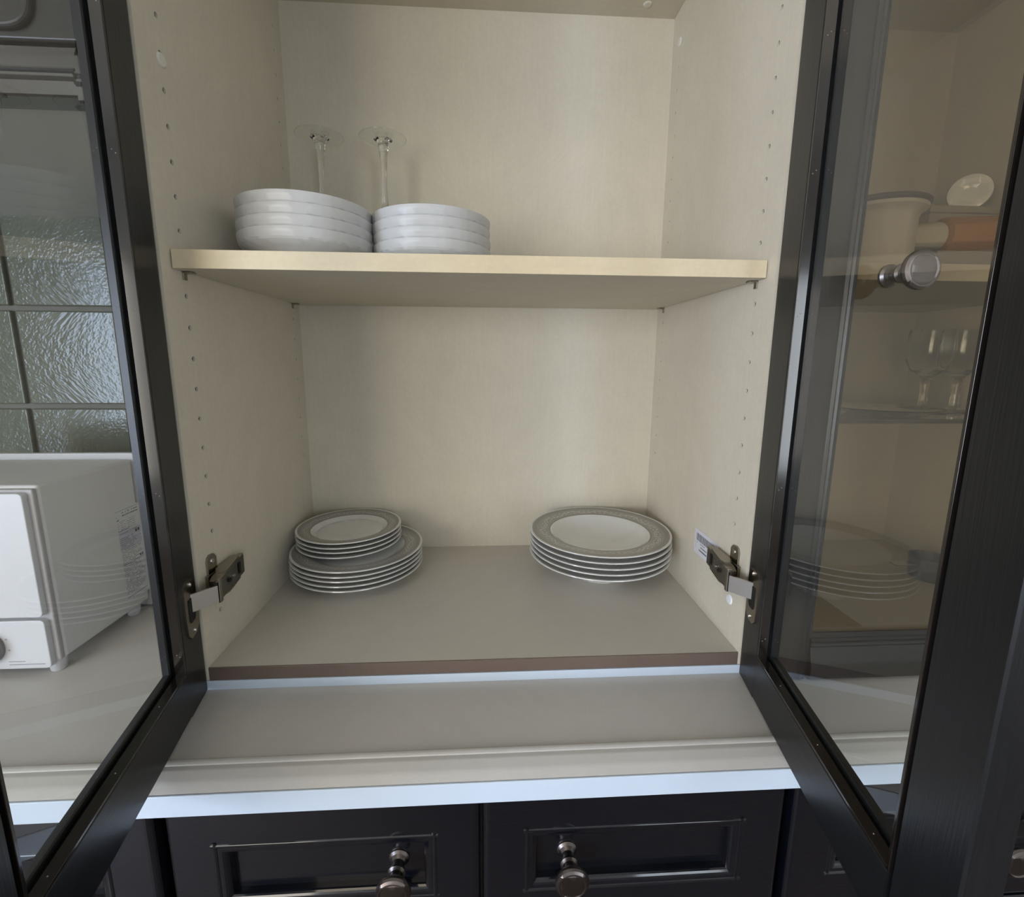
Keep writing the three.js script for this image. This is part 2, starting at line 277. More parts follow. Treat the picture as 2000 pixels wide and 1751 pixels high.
function baseUnit(label, x0, x1, fronts, knobs) {
  const u = thing('base_cabinet', label, 'cabinet');
  part('carcass', [bx(x0 + 0.002, FLOOR + 0.08, -0.31, x1 - 0.002, COUNTER - 0.031, ZD - 0.02, 0.001, 'y'), bx(x0 + 0.002, FLOOR, -0.31, x1 - 0.002, FLOOR + 0.08, ZD - 0.08, 0.001)], M.rebate, u);
  fronts.forEach(([a, b]) => { const d = panelFront(u, 'drawer', a, b, -0.872, COUNTER - 0.0315, M.drawerBlack, 0.039); });
  fronts.forEach(([a, b]) => panelFront(u, 'door', a, b, FLOOR + 0.09, -0.876, M.drawerBlack, 0.055));
  for (const [x, y, fi] of knobs) { const d = u.children.filter((c) => c.name === 'drawer')[fi]; addKnob(d, x, y, ZD - 0.011); }
  return u;
}
baseUnit('black base unit under the worktop with two framed drawers and pewter knobs', -0.2885, 0.2985, [[-0.2865, -0.0012], [0.0012, 0.297]], [[-0.0795, -0.7952, 0], [0.0842, -0.7957, 1]]);
baseUnit('black base unit below the toaster oven, mostly hidden behind the open left door', -0.86, -0.2945, [[-0.858, -0.2965]], []);
baseUnit('black base unit beneath the closed glass cabinet with one knob at the right frame edge', 0.3045, 0.86, [[0.3065, 0.858]], [[0.5255, -0.802, 0]]);

// ---------------------------------------------------------------- the open china cupboard
const cup = thing('china_cabinet', 'open cream lined dish cupboard with two black framed glass doors swung wide', 'cabinet');
{
  // side panels with drilled shelf-pin holes
  for (const s of [-1, 1]) {
    const sh = new THREE.Shape(); sh.moveTo(ZB - 0.008, YF - 0.015); sh.lineTo(ZF, YF - 0.015); sh.lineTo(ZF, YC + T); sh.lineTo(ZB - 0.008, YC + T); sh.closePath();
    const holes = [];
    for (let i = -6; i <= 19; i++) { const y = -0.032 * i; if (y < YC - 0.01 && !(i >= 17 && i <= 18)) holes.push([0, y]); const yb = 0.128 - 0.032 * i; if (yb < YC - 0.03 && yb > YF + 0.05) holes.push([-0.2706, yb]); }
    for (const [z, y] of holes) { const h = new THREE.Path(); h.absarc(z, y, z < -0.1 ? 0.0020 : 0.0026, 0, 2 * PI, true); sh.holes.push(h); }
    const g = new THREE.ExtrudeGeometry(sh, { depth: 0.011, bevelEnabled: false, curveSegments: 8 });
    // shape plane (z, y) -> world
    const p = g.attributes.position; for (let i = 0; i < p.count; i++) { const a = p.getX(i), b = p.getY(i), t = p.getZ(i); p.setXYZ(i, s * (W2 + t), b, a); }
    if (s > 0) { const nI = g.toNonIndexed ? (g.index ? g.toNonIndexed() : g) : g; const q = nI.attributes.position; for (let i = 0; i < q.count; i += 3) { const x = q.getX(i), y = q.getY(i), z = q.getZ(i); q.setXYZ(i, q.getX(i + 1), q.getY(i + 1), q.getZ(i + 1)); q.setXYZ(i + 1, x, y, z); } }
    g.computeVertexNormals();
    const outer = s < 0 ? bx(-W2 - T, YF - 0.015, ZB - 0.008, -W2 - 0.011, YC + T, ZF, 0, 'y') : bx(W2 + 0.011, YF - 0.015, ZB - 0.008, W2 + T, YC + T, ZF, 0, 'y');
    const sp = part('side_panel', [grainUV(g, 'y'), outer], M.laminate, cup);
    part('hole_shade_sheet', s < 0 ? bx(-W2 - 0.0112, YF, ZB, -W2 - 0.0022, YC, ZF - 0.004, 0) : bx(W2 + 0.0022, YF, ZB, W2 + 0.0112, YC, ZF - 0.004, 0), M.darkHole, sp);  // dark sheet that paints the shade inside the drilled holes
  }
  part('back_panel', bx(-W2, YF, ZB - 0.008, W2, YC, ZB, 0, 'y'), M.laminate, cup);
  part('top_panel', bx(-W2, YC, ZB - 0.008, W2, YC + T, ZF, 0.0005), M.laminate, cup);
  part('bottom_panel', bx(-W2, YF - 0.015, ZB - 0.008, W2, YF, ZF - 0.002, 0.0005), M.floorboard, cup);
  part('front_edging', bx(-W2, YF - 0.0152, ZF - 0.002, W2, YF + 0.0002, ZF, 0.0004), M.brownEdge, cup, 'brown front edge of the cupboard floor');
  part('plinth', bx(-W2 - T + 0.002, COUNTER, ZB, W2 + T - 0.002, YF - 0.0155, ZF + 0.001, 0.0004), M.lip, cup, 'thin white strip under the cupboard');  // strip shares the edge colour tinted with window light
  const shelf = part('shelf', bx(-W2 + 0.0016, -0.2316, ZB + 0.002, W2 - 0.0016, -0.2137, 0.0195, 0.0006), M.laminate, cup);
  part('edge_band', bx(-W2 + 0.0016, -0.2316, 0.0193, W2 - 0.0016, -0.2137, 0.0201, 0.0003), M.edge, shelf);
  for (const s of [-1, 1]) for (const z of [0.0, -0.2706]) part('shelf_pin', [bx(s * W2 - (s > 0 ? 0.010 : 0), -0.2336, z - 0.004, s * W2 + (s > 0 ? 0 : 0.010), -0.2319, z + 0.004, 0.0004), bx(s * W2 - (s > 0 ? 0.0014 : 0), -0.240, z - 0.003, s * W2 + (s > 0 ? 0 : 0.0014), -0.2319, z + 0.003, 0.0004)], M.nickel, cup);
  // plastic cover caps
  const capG = () => lathe([[0, 0.0022], [0.003, 0.0021], [0.0052, 0.0016], [0.0062, 0.0006], [0.0064, 0]], 28);
  const capAt = (x, y, z, rx, rz, mat) => { const g = capG(); g.rotateZ(rz); g.rotateX(rx); g.translate(x, y, z); part('cover_cap', g, mat, cup); };
  capAt(-W2, -0.0375, -0.0005, 0, -PI / 2, M.cap); capAt(W2, -0.6075, 0.0048, 0, PI / 2, M.capWhite); capAt(W2, 0.163, -0.2706, 0, PI / 2, M.cap); capAt(0.2513, YC, -0.2699, PI, 0, M.cap);
  // barcode sticker on the right side wall
  const st = new THREE.PlaneGeometry(0.0685, 0.0365); st.rotateY(-PI / 2); st.translate(W2 - 0.00025, -0.5705, -0.0635);
  part('barcode_sticker', [st], M.labelBar, cup, 'white sticker printed with a barcode');
}
// doors: u runs from the hinge along the door, o outward from its inner face
function makeDoor(s, th, label) {
  const d = sub('door', cup, label);
  const dx = -s * Math.sin(th), dz = Math.cos(th);
  d.position.set(s * 0.306, 0, 0.036); d.rotation.y = Math.atan2(-dz, dx);
  const k = s > 0 ? -1 : 1, YB = -0.6837, YT = 0.245, DW = 0.3045, ST = 0.043, RB = 0.0485, LIP = 0.0065;
  // cross-section across the frame member: rebate for the pane on the inner side, ogee lip on the outer side
  const sec = (w) => [[0.0012, 0], [w - 0.0008, 0], [w, 0.0008], [w, 0.0118], [w + LIP - 0.001, 0.0118], [w + LIP, 0.0128], [w + LIP, 0.0145], [w + 0.006, 0.016], [w + 0.004, 0.0195], [w, 0.021], [0.002, 0.021], [0, 0.019], [0, 0.0012]];
  const stile = (flip) => prism(sec(ST).map(([u, o]) => [flip ? DW - u : u, o]), YB, YT, (u, o, y) => [u, y, k * o], 'y');
  const rail = (flip) => prism(sec(RB).map(([v, o]) => [flip ? YT - v : YB + v, o]), ST - 0.0005, DW - ST - 0.004, (y, o, u) => [u, y, k * o], 'x');
  part('stile', stile(false), M.black, d); part('stile', stile(true), M.black, d);
  part('rail', rail(false), M.black, d); part('rail', rail(true), M.black, d);
  // thin black retaining beads inside the rebate
  const bd = [], rb = (u0, y0, u1, y1) => bd.push(bx(Math.min(u0, u1), y0, k > 0 ? 0.0005 : -0.0095, Math.max(u0, u1), y1, k > 0 ? 0.0095 : -0.0005, 0.0004, 'y'));
  rb(ST - 0.0002, YB + RB, ST + 0.0022, YT - RB); rb(DW - ST - 0.0062, YB + RB, DW - ST - 0.0038, YT - RB); rb(ST, YB + RB - 0.0002, DW - ST - 0.004, YB + RB + 0.0022); rb(ST, YT - RB - 0.0022, DW - ST - 0.004, YT - RB);
  part('glazing_bead', bd, M.rebate, d);
  const pane = bx(ST + 0.0015, YB + RB + 0.0015, k > 0 ? 0.0102 : -0.0116, DW - ST - 0.0055, YT - RB - 0.0015, k > 0 ? 0.0116 : -0.0102, 0);
  part('glass_pane', new THREE.PlaneGeometry(DW - 2 * ST - 0.007, YT - YB - 2 * RB - 0.003).translate((DW - 0.004) / 2, (YB + YT) / 2, k * 0.0109), M.glass, d);
  const pins = []; for (const y of [-0.045, -0.155, -0.28, -0.45, -0.617]) for (const q of [0.0032, 0.0058]) { const g = new THREE.SphereGeometry(0.0005, 8, 6); g.translate(ST + 0.0022, y + q, k * q); pins.push(g); }
  for (const u of [0.09, 0.161, 0.235]) { const g = new THREE.SphereGeometry(0.0005, 8, 6); g.translate(u, YB + RB + 0.0023, k * 0.005); pins.push(g); }
  part('glazing_pin', pins, M.nickelPale, d);
  addKnob(d, DW - 0.022, -0.55, 0).rotation.y = 0;
  const kn = d.children[d.children.length - 1]; kn.position.z = k * 0.021; if (k < 0) kn.rotation.y = PI;
  return d;
}
makeDoor(1, rad(10.8), 'right black framed glass door reflecting the plates');
makeDoor(-1, rad(11.6), 'left black framed glass door in front of the toaster oven');
// concealed hinges, one low on each side
function makeHinge(s, th) {
  const h = sub('hinge', cup), sx = (x) => s * (W2 - x); // x measured inward from the side wall
  const B = (x0, y0, z0, x1, y1, z1, r = 0.0006) => { const a = sx(x0), b = sx(x1); return bx(Math.min(a, b), y0, z0, Math.max(a, b), y1, z1, r, 'z'); };
  const wing = prism([[0.0015, -0.584], [0.0175, -0.584], [0.0185, -0.542], [0.0165, -0.5375], [0.0125, -0.5355], [0.0055, -0.5365], [0.0015, -0.541]], 0, 0.0024, (z, y, x) => [sx(x), y, z], 'y');
  const sc = (y, z) => { const g = cyl(0.0032, 0.0026, 0.0014, 18); g.rotateZ(s * PI / 2); g.translate(sx(0.0022), y, z); return g; };
  part('mounting_plate', [wing, B(0, -0.579, -0.036, 0.004, -0.557, 0.022)], M.nickel, h);
  part('plate_screw', sc(-0.5435, 0.0098), M.nickelPale, h);
  // body: folded channel that stands further off the wall towards the door
  const body = prism([[-0.0405, 0.0085], [-0.038, 0.011], [-0.014, 0.0142], [0.004, 0.0168], [0.020, 0.0196], [0.0335, 0.0212], [0.0358, 0.0196], [0.0352, 0.0125], [0.024, 0.0085], [0.006, 0.0055], [-0.012, 0.004], [-0.036, 0.004], [-0.0405, 0.0055]], -0.5790, -0.5560, (z, x, y) => [sx(x), y, z], 'z');
  const cheek = (ya, yb) => prism([[-0.030, 0.004], [-0.026, 0.0122], [-0.006, 0.0158], [0.010, 0.0184], [0.016, 0.017], [0.018, 0.010], [0.008, 0.004]], ya, yb, (z, x, y) => [sx(x), y, z], 'z');
  part('hinge_body', [body, cheek(-0.5815, -0.5785), cheek(-0.5565, -0.5535), B(0.017, -0.5815, 0.029, 0.0222, -0.5535, 0.0345, 0.001)], M.nickel, h);
  const hole = (z, x, r) => { const g = cyl(r, r, 0.0018, 18); g.rotateZ(s * PI / 2); g.translate(sx(x), -0.5675, z); return g; };
  part('screw', hole(0.0085, 0.0183, 0.0026), M.darkHole, h);
  part('screw', hole(-0.003, 0.0164, 0.0018), M.nickelPale, h);
  part('slot', prism([[-0.0255, 0.0133], [-0.0205, 0.0139], [-0.0205, 0.0144], [-0.0255, 0.0138]], -0.5745, -0.5605, (z, x, y) => [sx(x), y, z], 'z'), M.darkHole, h);
  part('pivot_slot', B(0.0205, -0.5805, 0.0345, 0.0212, -0.5575, 0.0362, 0), M.darkHole, h);
  // arm reaching to the cup on the door
  const c = Math.cos(th), n = Math.sin(th), P = (u, o) => [s * (0.306 - u * n - 0 + o * c), 0.036 + u * c + o * n]; // (u along door, o outward)
  const a0 = [sx(0.0203), 0.0355], a1 = P(0.0235, 0.004), arm = [], dxx = a1[0] - a0[0], dzz = a1[1] - a0[1], ll = Math.hypot(dxx, dzz), nx = -dzz / ll, nz = dxx / ll;
  const poly = [[a0[0] + nx * 0.001, a0[1] + nz * 0.001], [a1[0] + nx * 0.001, a1[1] + nz * 0.001], [a1[0] - nx * 0.001, a1[1] - nz * 0.001], [a0[0] - nx * 0.001, a0[1] - nz * 0.001]];
  part('hinge_arm', [prism(poly, -0.5800, -0.5605, (x, z, y) => [x, y, z], 'z')], M.nickelPale, h);
  const F = (u, o) => { const q = P(u, o); return q; };
  // flange lying on the inner face of the door, with a dark cup opening
  const out = [[0.006, -0.5515], [0.013, -0.545], [0.027, -0.5445], [0.0335, -0.5505], [0.0345, -0.575], [0.0325, -0.600], [0.026, -0.606], [0.014, -0.6055], [0.0065, -0.5995], [0.005, -0.575]];
  part('cup_flange', prism(out, -0.0018, 0.0004, (u, y, o) => { const q = F(u, o); return [q[0], y, q[1]]; }, 'y'), M.nickel, h);
  part('cup_opening', prism([[0.0135, -0.564], [0.027, -0.564], [0.027, -0.5865], [0.025, -0.5895], [0.0155, -0.5895], [0.0135, -0.5865]], -0.0024, -0.0016, (u, y, o) => { const q = F(u, o); return [q[0], y, q[1]]; }, 'y'), M.darkHole, h);
  for (const y of [-0.5495, -0.6005]) { const g = new THREE.SphereGeometry(0.0026, 14, 8); const q = F(0.0195, -0.0014); g.scale(1, 1, 0.5); g.translate(q[0], y, q[1]); part('flange_screw', g, M.nickelPale, h); }
}
makeHinge(1, rad(10.8)); makeHinge(-1, rad(11.6));

// ---------------------------------------------------------------- crockery
function plateGeo(r, h, well, thick = 0.0036) { // rim radius, rim height above its foot, well radius
  const foot = well * 0.86, edge = 0.0017;
  const under = h > 0.03 ? [[0, 0.0042], [0.036, 0.0042], [0.037, 0], [0.040, 0], [0.044, 0.0085], [0.056, 0.0165], [0.068, 0.0235], [0.077, 0.0298], [0.083, 0.0332]] : [[0, 0.0042], [foot - 0.004, 0.0042], [foot - 0.003, 0.0], [foot, 0], [foot + 0.003, 0.0034], [well + 0.003, h - 0.0105], [well + 0.007, h - 0.0078]];
  const bodyP = [...under, [r - 0.004, h - 0.0034], [r - 0.0012, h - 0.0024], [r, h - 0.0013], [r - 0.0004, h - 0.0002], [r - 0.0018, h], [r - 0.0034, h - 0.0004]];
  const topP = [[r - 0.0034, h - 0.0004], [well + 0.003, h - 0.0042], [well - 0.001, h - 0.0066], ...(h > 0.03 ? [[0.071, 0.0297], [0.060, 0.0232], [0.048, 0.0172], [0.036, 0.0135], [0, 0.0125]] : [[well - 0.005, h - 0.0094], [well - 0.012, 0.0094], [well - 0.024, 0.0083], [0, 0.0078]])];
  const rimP = [[r - 0.0034, h - 0.0004 + 0.00012], [(r + well) / 2, h - 0.0023 + 0.00022], [well + 0.003, h - 0.0042 + 0.00014]].reverse();
  const rim = new THREE.LatheGeometry(rimP.map(([a, b]) => new THREE.Vector2(a, b)), 96);
  return { body: lathe([...bodyP, ...topP], 96), rim, edge };
}
function plateStack(name, geo, c, y0, n, pitch, labels, group, jitter) {
  const first = thing(name, labels[0], 'plate', [c[0], y0, c[1]], group);
  part('dish', geo.body, M.porcelain, first); part('decorated_rim', geo.rim, M.rim, first, 'silver grey rim with a pale scrolling pattern');
  for (let i = 1; i < n; i++) {
    const o = first.clone(); o.name = numbered(name); o.userData = { label: labels[i], category: 'plate', group }; scene.add(o);
    o.position.set(c[0] + (rnd() - 0.5) * jitter, y0 + pitch * i, c[1] + (rnd() - 0.5) * jitter); o.rotation.y = rnd() * 6;
  }
}
const ord = (n, what, where) => { const w = n === 4 ? ['bottom', 'second from the bottom', 'second from the top', 'top'] : ['bottom', 'second from the bottom', 'middle', 'second from the top', 'top']; return w.map((p) => `${what}, ${p} of the ${where}`); };
plateStack('soup_plate', plateGeo(0.111, 0.0405, 0.0755), [0.187, -0.1812], YF + 0.0004, 5, 0.0086, ord(5, 'grey rimmed deep plate', 'five stacked at the right wall'), 'deep plates stacked by the right wall', 0.0016);
plateStack('dinner_plate', plateGeo(0.1002, 0.0216, 0.069), [-0.1985, -0.1925], YF + 0.0004, 5, 0.0071, ord(5, 'grey rimmed larger plate', 'five under the small plates'), 'larger plates at the left, under the small ones', 0.0014);
plateStack('side_plate', plateGeo(0.0812, 0.0172, 0.056), [-0.2165, -0.2135], YF + 0.0004 + 4 * 0.0071 + 0.0082, 4, 0.0074, ord(4, 'grey rimmed small plate', 'four on the larger plates'), 'small plates on the larger plates', 0.002);
// white bowls on the shelf
{
  const bowl = lathe([[0, 0.0016], [0.043, 0.0016], [0.0445, 0], [0.0475, 0], [0.0505, 0.004], [0.058, 0.0115], [0.0655, 0.0170], [0.0718, 0.0205], [0.0745, 0.0226], [0.0757, 0.0250], [0.0764, 0.0290], [0.0768, 0.0325], [0.0768, 0.0350], [0.0757, 0.0355], [0.0744, 0.0348], [0.0735, 0.0310], [0.0722, 0.0275], [0.069, 0.0240], [0.062, 0.0195], [0.0545, 0.0135], [0.046, 0.0065], [0.036, 0.0042], [0, 0.0038]], 96);
  const ySh = -0.2137;
  const stack = (x, z, labels, group, p) => { let first; for (let i = 0; i < 4; i++) { const o = new THREE.Mesh(bowl, M.opal); o.name = numbered('bowl'); o.castShadow = o.receiveShadow = true; o.userData = { label: labels[i], category: 'bowl', group }; o.position.set(x + (i ? (rnd() - 0.5) * 0.0012 : 0), ySh + 0.0003 + p * i, z + (i ? (rnd() - 0.5) * 0.0012 : 0)); scene.add(o); } };
  stack(-0.2128, -0.0995, ord(4, 'plain white bowl', 'stack near the left wall'), 'white bowls in the left stack', 0.0121);
  stack(-0.0645, -0.1375, ord(4, 'plain white bowl', 'stack near mid shelf'), 'white bowls in the right stack', 0.0123);
  // upturned wine glasses behind the bowls
  const H = 0.2065, P = [[0.0285, 0], [0.0295, 0.0], [0.034, 0.02], [0.0372, 0.045], [0.0365, 0.065], [0.030, 0.085], [0.018, 0.099], [0.0085, 0.107], [0.0052, 0.113], [0.0043, 0.122], [0.0036, 0.140], [0.0037, 0.158], [0.0046, 0.175], [0.0062, 0.188], [0.0073, 0.1945], [0.0071, 0.1985], [0.0088, 0.2018], [0.013, 0.2038], [0.021, 0.2048], [0.0318, 0.2055], [0.0328, 0.2060], [0.0320, 0.2065], [0.012, 0.2064], [0, 0.2062]];
  const inner = [[0, 0.1045], [0.008, 0.1025], [0.0175, 0.0955], [0.0285, 0.083], [0.0353, 0.0645], [0.036, 0.045], [0.0328, 0.02], [0.0285, 0]];
  const k0 = P.findIndex((q) => q[1] > 0.2040);
  const bodyG = lathe([...inner, ...P.slice(0, k0), [0.012, 0.2044], [0, 0.2042]], 64), footG = lathe([[0, 0.2058], [0.0120, 0.2046], [0.0135, 0.2042], [0.021, 0.2049], [0.0318, 0.2056], [0.0328, 0.2060], [0.0320, 0.2065], [0.012, 0.2064], [0, 0.2062]], 64);
  const gl = (x, z, label) => { const o = thing('wine_glass', label, 'wine glass', [x, ySh + 0.0002, z], 'upturned stemware behind the bowls'); part('bowl_and_stem', bodyG, M.solidGlass, o); part('foot', footG, M.clearPane, o); const t = new THREE.TorusGeometry(0.0325, 0.0007, 10, 72); t.rotateX(PI / 2); t.translate(0, 0.2061, 0); part('foot_rim', t, M.solidGlass, o); };
  gl(-0.2295, -0.2185, 'upturned clear stemmed glass behind the bowl stack by the left wall');
  gl(-0.1405, -0.2185, 'upturned clear stemmed glass behind the gap between the bowl stacks');
}

// ---------------------------------------------------------------- closed glass cabinet on the right
{
  const g = thing('glass_cabinet', 'closed black cabinet with one glass door, beyond the open right door', 'cabinet');
  const x0 = 0.3235, xi0 = 0.3415, xi1 = 0.778, x1 = 0.796, yb = -0.66, yt = YC;
  part('side_panel', bx(x0, yb - 0.015, ZB - 0.008, xi0, yt + T, ZF, 0.0005, 'y'), M.laminate, g);
  part('side_panel', bx(xi1, yb - 0.015, ZB - 0.008, x1, yt + T, ZF, 0.0005, 'y'), M.laminate, g);
  part('back_panel', bx(xi0, yb, ZB - 0.008, xi1, yt, ZB, 0, 'y'), M.laminate, g);
  part('top_panel', bx(xi0, yt, ZB - 0.008, xi1, yt + T, ZF, 0.0005), M.laminate, g);
  part('bottom_panel', bx(xi0, yb - 0.015, ZB - 0.008, xi1, yb, ZF, 0.0005), M.laminate, g);
  part('plinth', bx(x0 + 0.001, COUNTER, ZB, x1 - 0.001, yb - 0.0155, ZF, 0.0004), M.white, g);
  part('shelf', bx(xi0 + 0.001, -0.2316, ZB + 0.002, xi1 - 0.001, -0.2137, 0.0195, 0.0006), M.laminate, g);
  part('glass_shelf', bx(xi0 + 0.001, -0.401, ZB + 0.004, xi1 - 0.001, -0.395, -0.075, 0.0006), M.solidGlass, g);
  const d = sub('door', g), DX0 = 0.326, DX1 = 0.794, Y0 = -0.6835, Y1 = 0.245, z0 = 0.036, z1 = 0.057, ST = 0.0555, RB = 0.0555;
  const sec = (w) => [[0, z0], [w - 0.010, z0], [w - 0.010, z0 + 0.009], [w, z0 + 0.009], [w, z0 + 0.012], [w - 0.0015, z0 + 0.0135], [w - 0.0045, z0 + 0.0137], [w - 0.0055, z0 + 0.0155], [w - 0.0075, z0 + 0.0168], [w - 0.0092, z0 + 0.0155], [w - 0.0098, z0 + 0.0150], [w - 0.0108, z0 + 0.0168], [w - 0.0128, z0 + 0.0178], [w - 0.0146, z0 + 0.0165], [w - 0.0155, z0 + 0.0160], [w - 0.024, z0 + 0.0172], [w - 0.031, z0 + 0.0192], [w - 0.038, z1], [0.006, z1], [0.002, z1 - 0.0015], [0, z1 - 0.005]];
  part('stile', prism(sec(ST).map(([a, z]) => [DX0 + a, z]), Y0, Y1, (x, z, y) => [x, y, z], 'y'), M.black, d);
  part('stile', prism(sec(ST).map(([a, z]) => [DX1 - a, z]), Y0, Y1, (x, z, y) => [x, y, z], 'y'), M.black, d);
  part('rail', prism(sec(RB).map(([a, z]) => [Y0 + a, z]), DX0 + ST - 0.003, DX1 - ST + 0.003, (y, z, x) => [x, y, z], 'x'), M.black, d);
  part('rail', prism(sec(RB).map(([a, z]) => [Y1 - a, z]), DX0 + ST - 0.003, DX1 - ST + 0.003, (y, z, x) => [x, y, z], 'x'), M.black, d);
  part('glass_pane', new THREE.PlaneGeometry(DX1 - DX0 - 2 * ST + 0.016, Y1 - Y0 - 2 * RB + 0.016).translate((DX0 + DX1) / 2, (Y0 + Y1) / 2, z0 + 0.0085), M.dimmingGlass, d);
  addKnob(d, 0.4165, -0.2325, z0 + 0.009, 1.15);
  // what stands in it
  const sh = -0.2137;
  const jar = thing('storage_jar', 'off-white straight sided jar with a dark brown rim inside the glass cabinet', 'jar', [0.4715, sh + 0.0003, -0.055]);
  const J = (p) => lathe(p.map(([r, y]) => [r * 0.86, y * 0.70]), 64);
  part('vessel', J([[0, 0], [0.049, 0], [0.052, 0.003], [0.0525, 0.085], [0.055, 0.092], [0.062, 0.098], [0.062, 0.104], [0.0565, 0.107], [0.0535, 0.106], [0.0505, 0.09], [0.0495, 0.006], [0, 0.005]]), M.jar, jar);
  part('rim', J([[0.0535, 0.1058], [0.0545, 0.110], [0.061, 0.113], [0.0645, 0.1105], [0.0645, 0.106], [0.0622, 0.1032], [0.0555, 0.1062]]), M.jarRim, jar, 'dark brown band around the mouth');
  const tray = thing('tray', 'low grey tray lying under the rolling pin in the glass cabinet', 'tray', [0.655, sh + 0.0003, -0.105]);
  part('base', bx(-0.075, 0, -0.033, 0.09, 0.004, 0.033, 0.0008), M.trayGrey, tray);
  for (const g4 of [bx(-0.075, 0.0035, 0.029, 0.09, 0.035, 0.033, 0.0008), bx(-0.075, 0.0035, -0.033, 0.09, 0.035, -0.029, 0.0008), bx(-0.075, 0.0035, -0.029, -0.071, 0.035, 0.029, 0.0008), bx(0.086, 0.0035, -0.029, 0.09, 0.035, 0.029, 0.0008)]) part('side', g4, M.trayGrey, tray);
  const pin = thing('rolling_pin', 'orange wooden rolling pin with a cream handle lying on a grey tray', 'rolling pin', [0.6045, sh + 0.0590, -0.102]);
  const ax = (gg) => { gg.rotateZ(-PI / 2); gg.rotateZ(0.035); gg.rotateY(-0.06); return gg; };
  part('roller', ax(lathe([[0, 0.0], [0.016, 0.0], [0.0225, 0.003], [0.0235, 0.006], [0.0235, 0.135], [0.0225, 0.138], [0.016, 0.141], [0, 0.141]], 44)), M.orangeWood, pin, 'orange wooden roller');
  part('handle', ax(lathe([[0, -0.058], [0.008, -0.057], [0.0135, -0.052], [0.0158, -0.04], [0.0172, -0.02], [0.0186, -0.008], [0.0178, -0.001], [0.006, 0.0005], [0, 0.0005]], 36)), M.cream, pin, 'cream handle');
  const box = thing('storage_box', 'plain tan box behind the rolling pin inside the glass cabinet', 'box', [0.707, sh + 0.0003, -0.215]);
  part('carton', bx(-0.062, 0, -0.055, 0.062, 0.107, 0.055, 0.0015), M.tanCard, box); part('lid', bx(-0.064, 0.107, -0.057, 0.064, 0.117, 0.057, 0.002), M.tanCard, box);
  const can = thing('spice_mill', 'short mauve cylinder with a pale dished end lying on top of the tan box', 'spice mill', [0.7265, sh + 0.1176 + 0.0265, -0.186]);
  const ca = (gg) => { gg.rotateZ(-PI / 2); gg.rotateZ(-0.0); gg.rotateY(0.8); return gg; };
  part('body', ca(lathe([[0, 0.002], [0.0245, 0.002], [0.0250, 0.012], [0.021, 0.022], [0.021, 0.06], [0, 0.06]], 40)), M.mauve, can, 'dull mauve body');
  part('end_cap', ca(lathe([[0, 0.001], [0.008, 0.0005], [0.0145, -0.0030], [0.0195, -0.0045], [0.0250, -0.003], [0.0262, 0.001], [0.0256, 0.0035], [0, 0.0035]], 44)), M.paleCap, can, 'pale dished end');
  const gob = lathe([[0, 0.0], [0.029, 0], [0.030, 0.0015], [0.012, 0.004], [0.0055, 0.008], [0.0048, 0.03], [0.0065, 0.042], [0.006, 0.05], [0.0095, 0.056], [0.022, 0.064], [0.029, 0.08], [0.030, 0.10], [0.0275, 0.125], [0.0265, 0.125], [0.0288, 0.10], [0.0278, 0.081], [0.0212, 0.0665], [0.009, 0.059], [0, 0.0575]], 48);
  const put = (x, z, label) => { const o = new THREE.Mesh(gob, M.solidGlass); o.name = numbered('goblet'); o.userData = { label, category: 'goblet', group: 'clear goblets on the glass shelf' }; o.position.set(x, -0.3948, z); scene.add(o); };
  put(0.683, -0.165, 'clear stemmed goblet on the glass shelf below the storage jar');
  put(0.738, -0.168, 'clear stemmed goblet on the glass shelf, nearest the dark door stile');
  const sauc = lathe([[0, 0], [0.042, 0], [0.046, 0.002], [0.066, 0.009], [0.0665, 0.0105], [0.046, 0.0045], [0, 0.0035]], 56);
  const dish = new THREE.Mesh(sauc, M.solidGlass); dish.name = 'glass_dish'; dish.userData = { label: 'flat clear glass dish on the glass shelf beside the goblets', category: 'dish' }; dish.position.set(0.592, -0.3948, -0.135); scene.add(dish);
  const mc = thing('hinge_stand_in', 'added dark steel cup shape with a bright flat bar, standing in for a hinge-like shape', 'measuring cup', [0.712, yb + 0.0003, -0.14]);  // made-up cup standing in for a hinge-like shape in the glass
  part('cup', lathe([[0, 0], [0.021, 0], [0.0245, 0.003], [0.0265, 0.036], [0.0258, 0.0365], [0.0235, 0.005], [0, 0.002]], 44), M.darkSteel, mc);
  part('handle', bx(-0.062, 0.024, -0.007, -0.024, 0.0265, 0.007, 0.0008), M.steel, mc, 'bright flat bar of the stand-in');
}

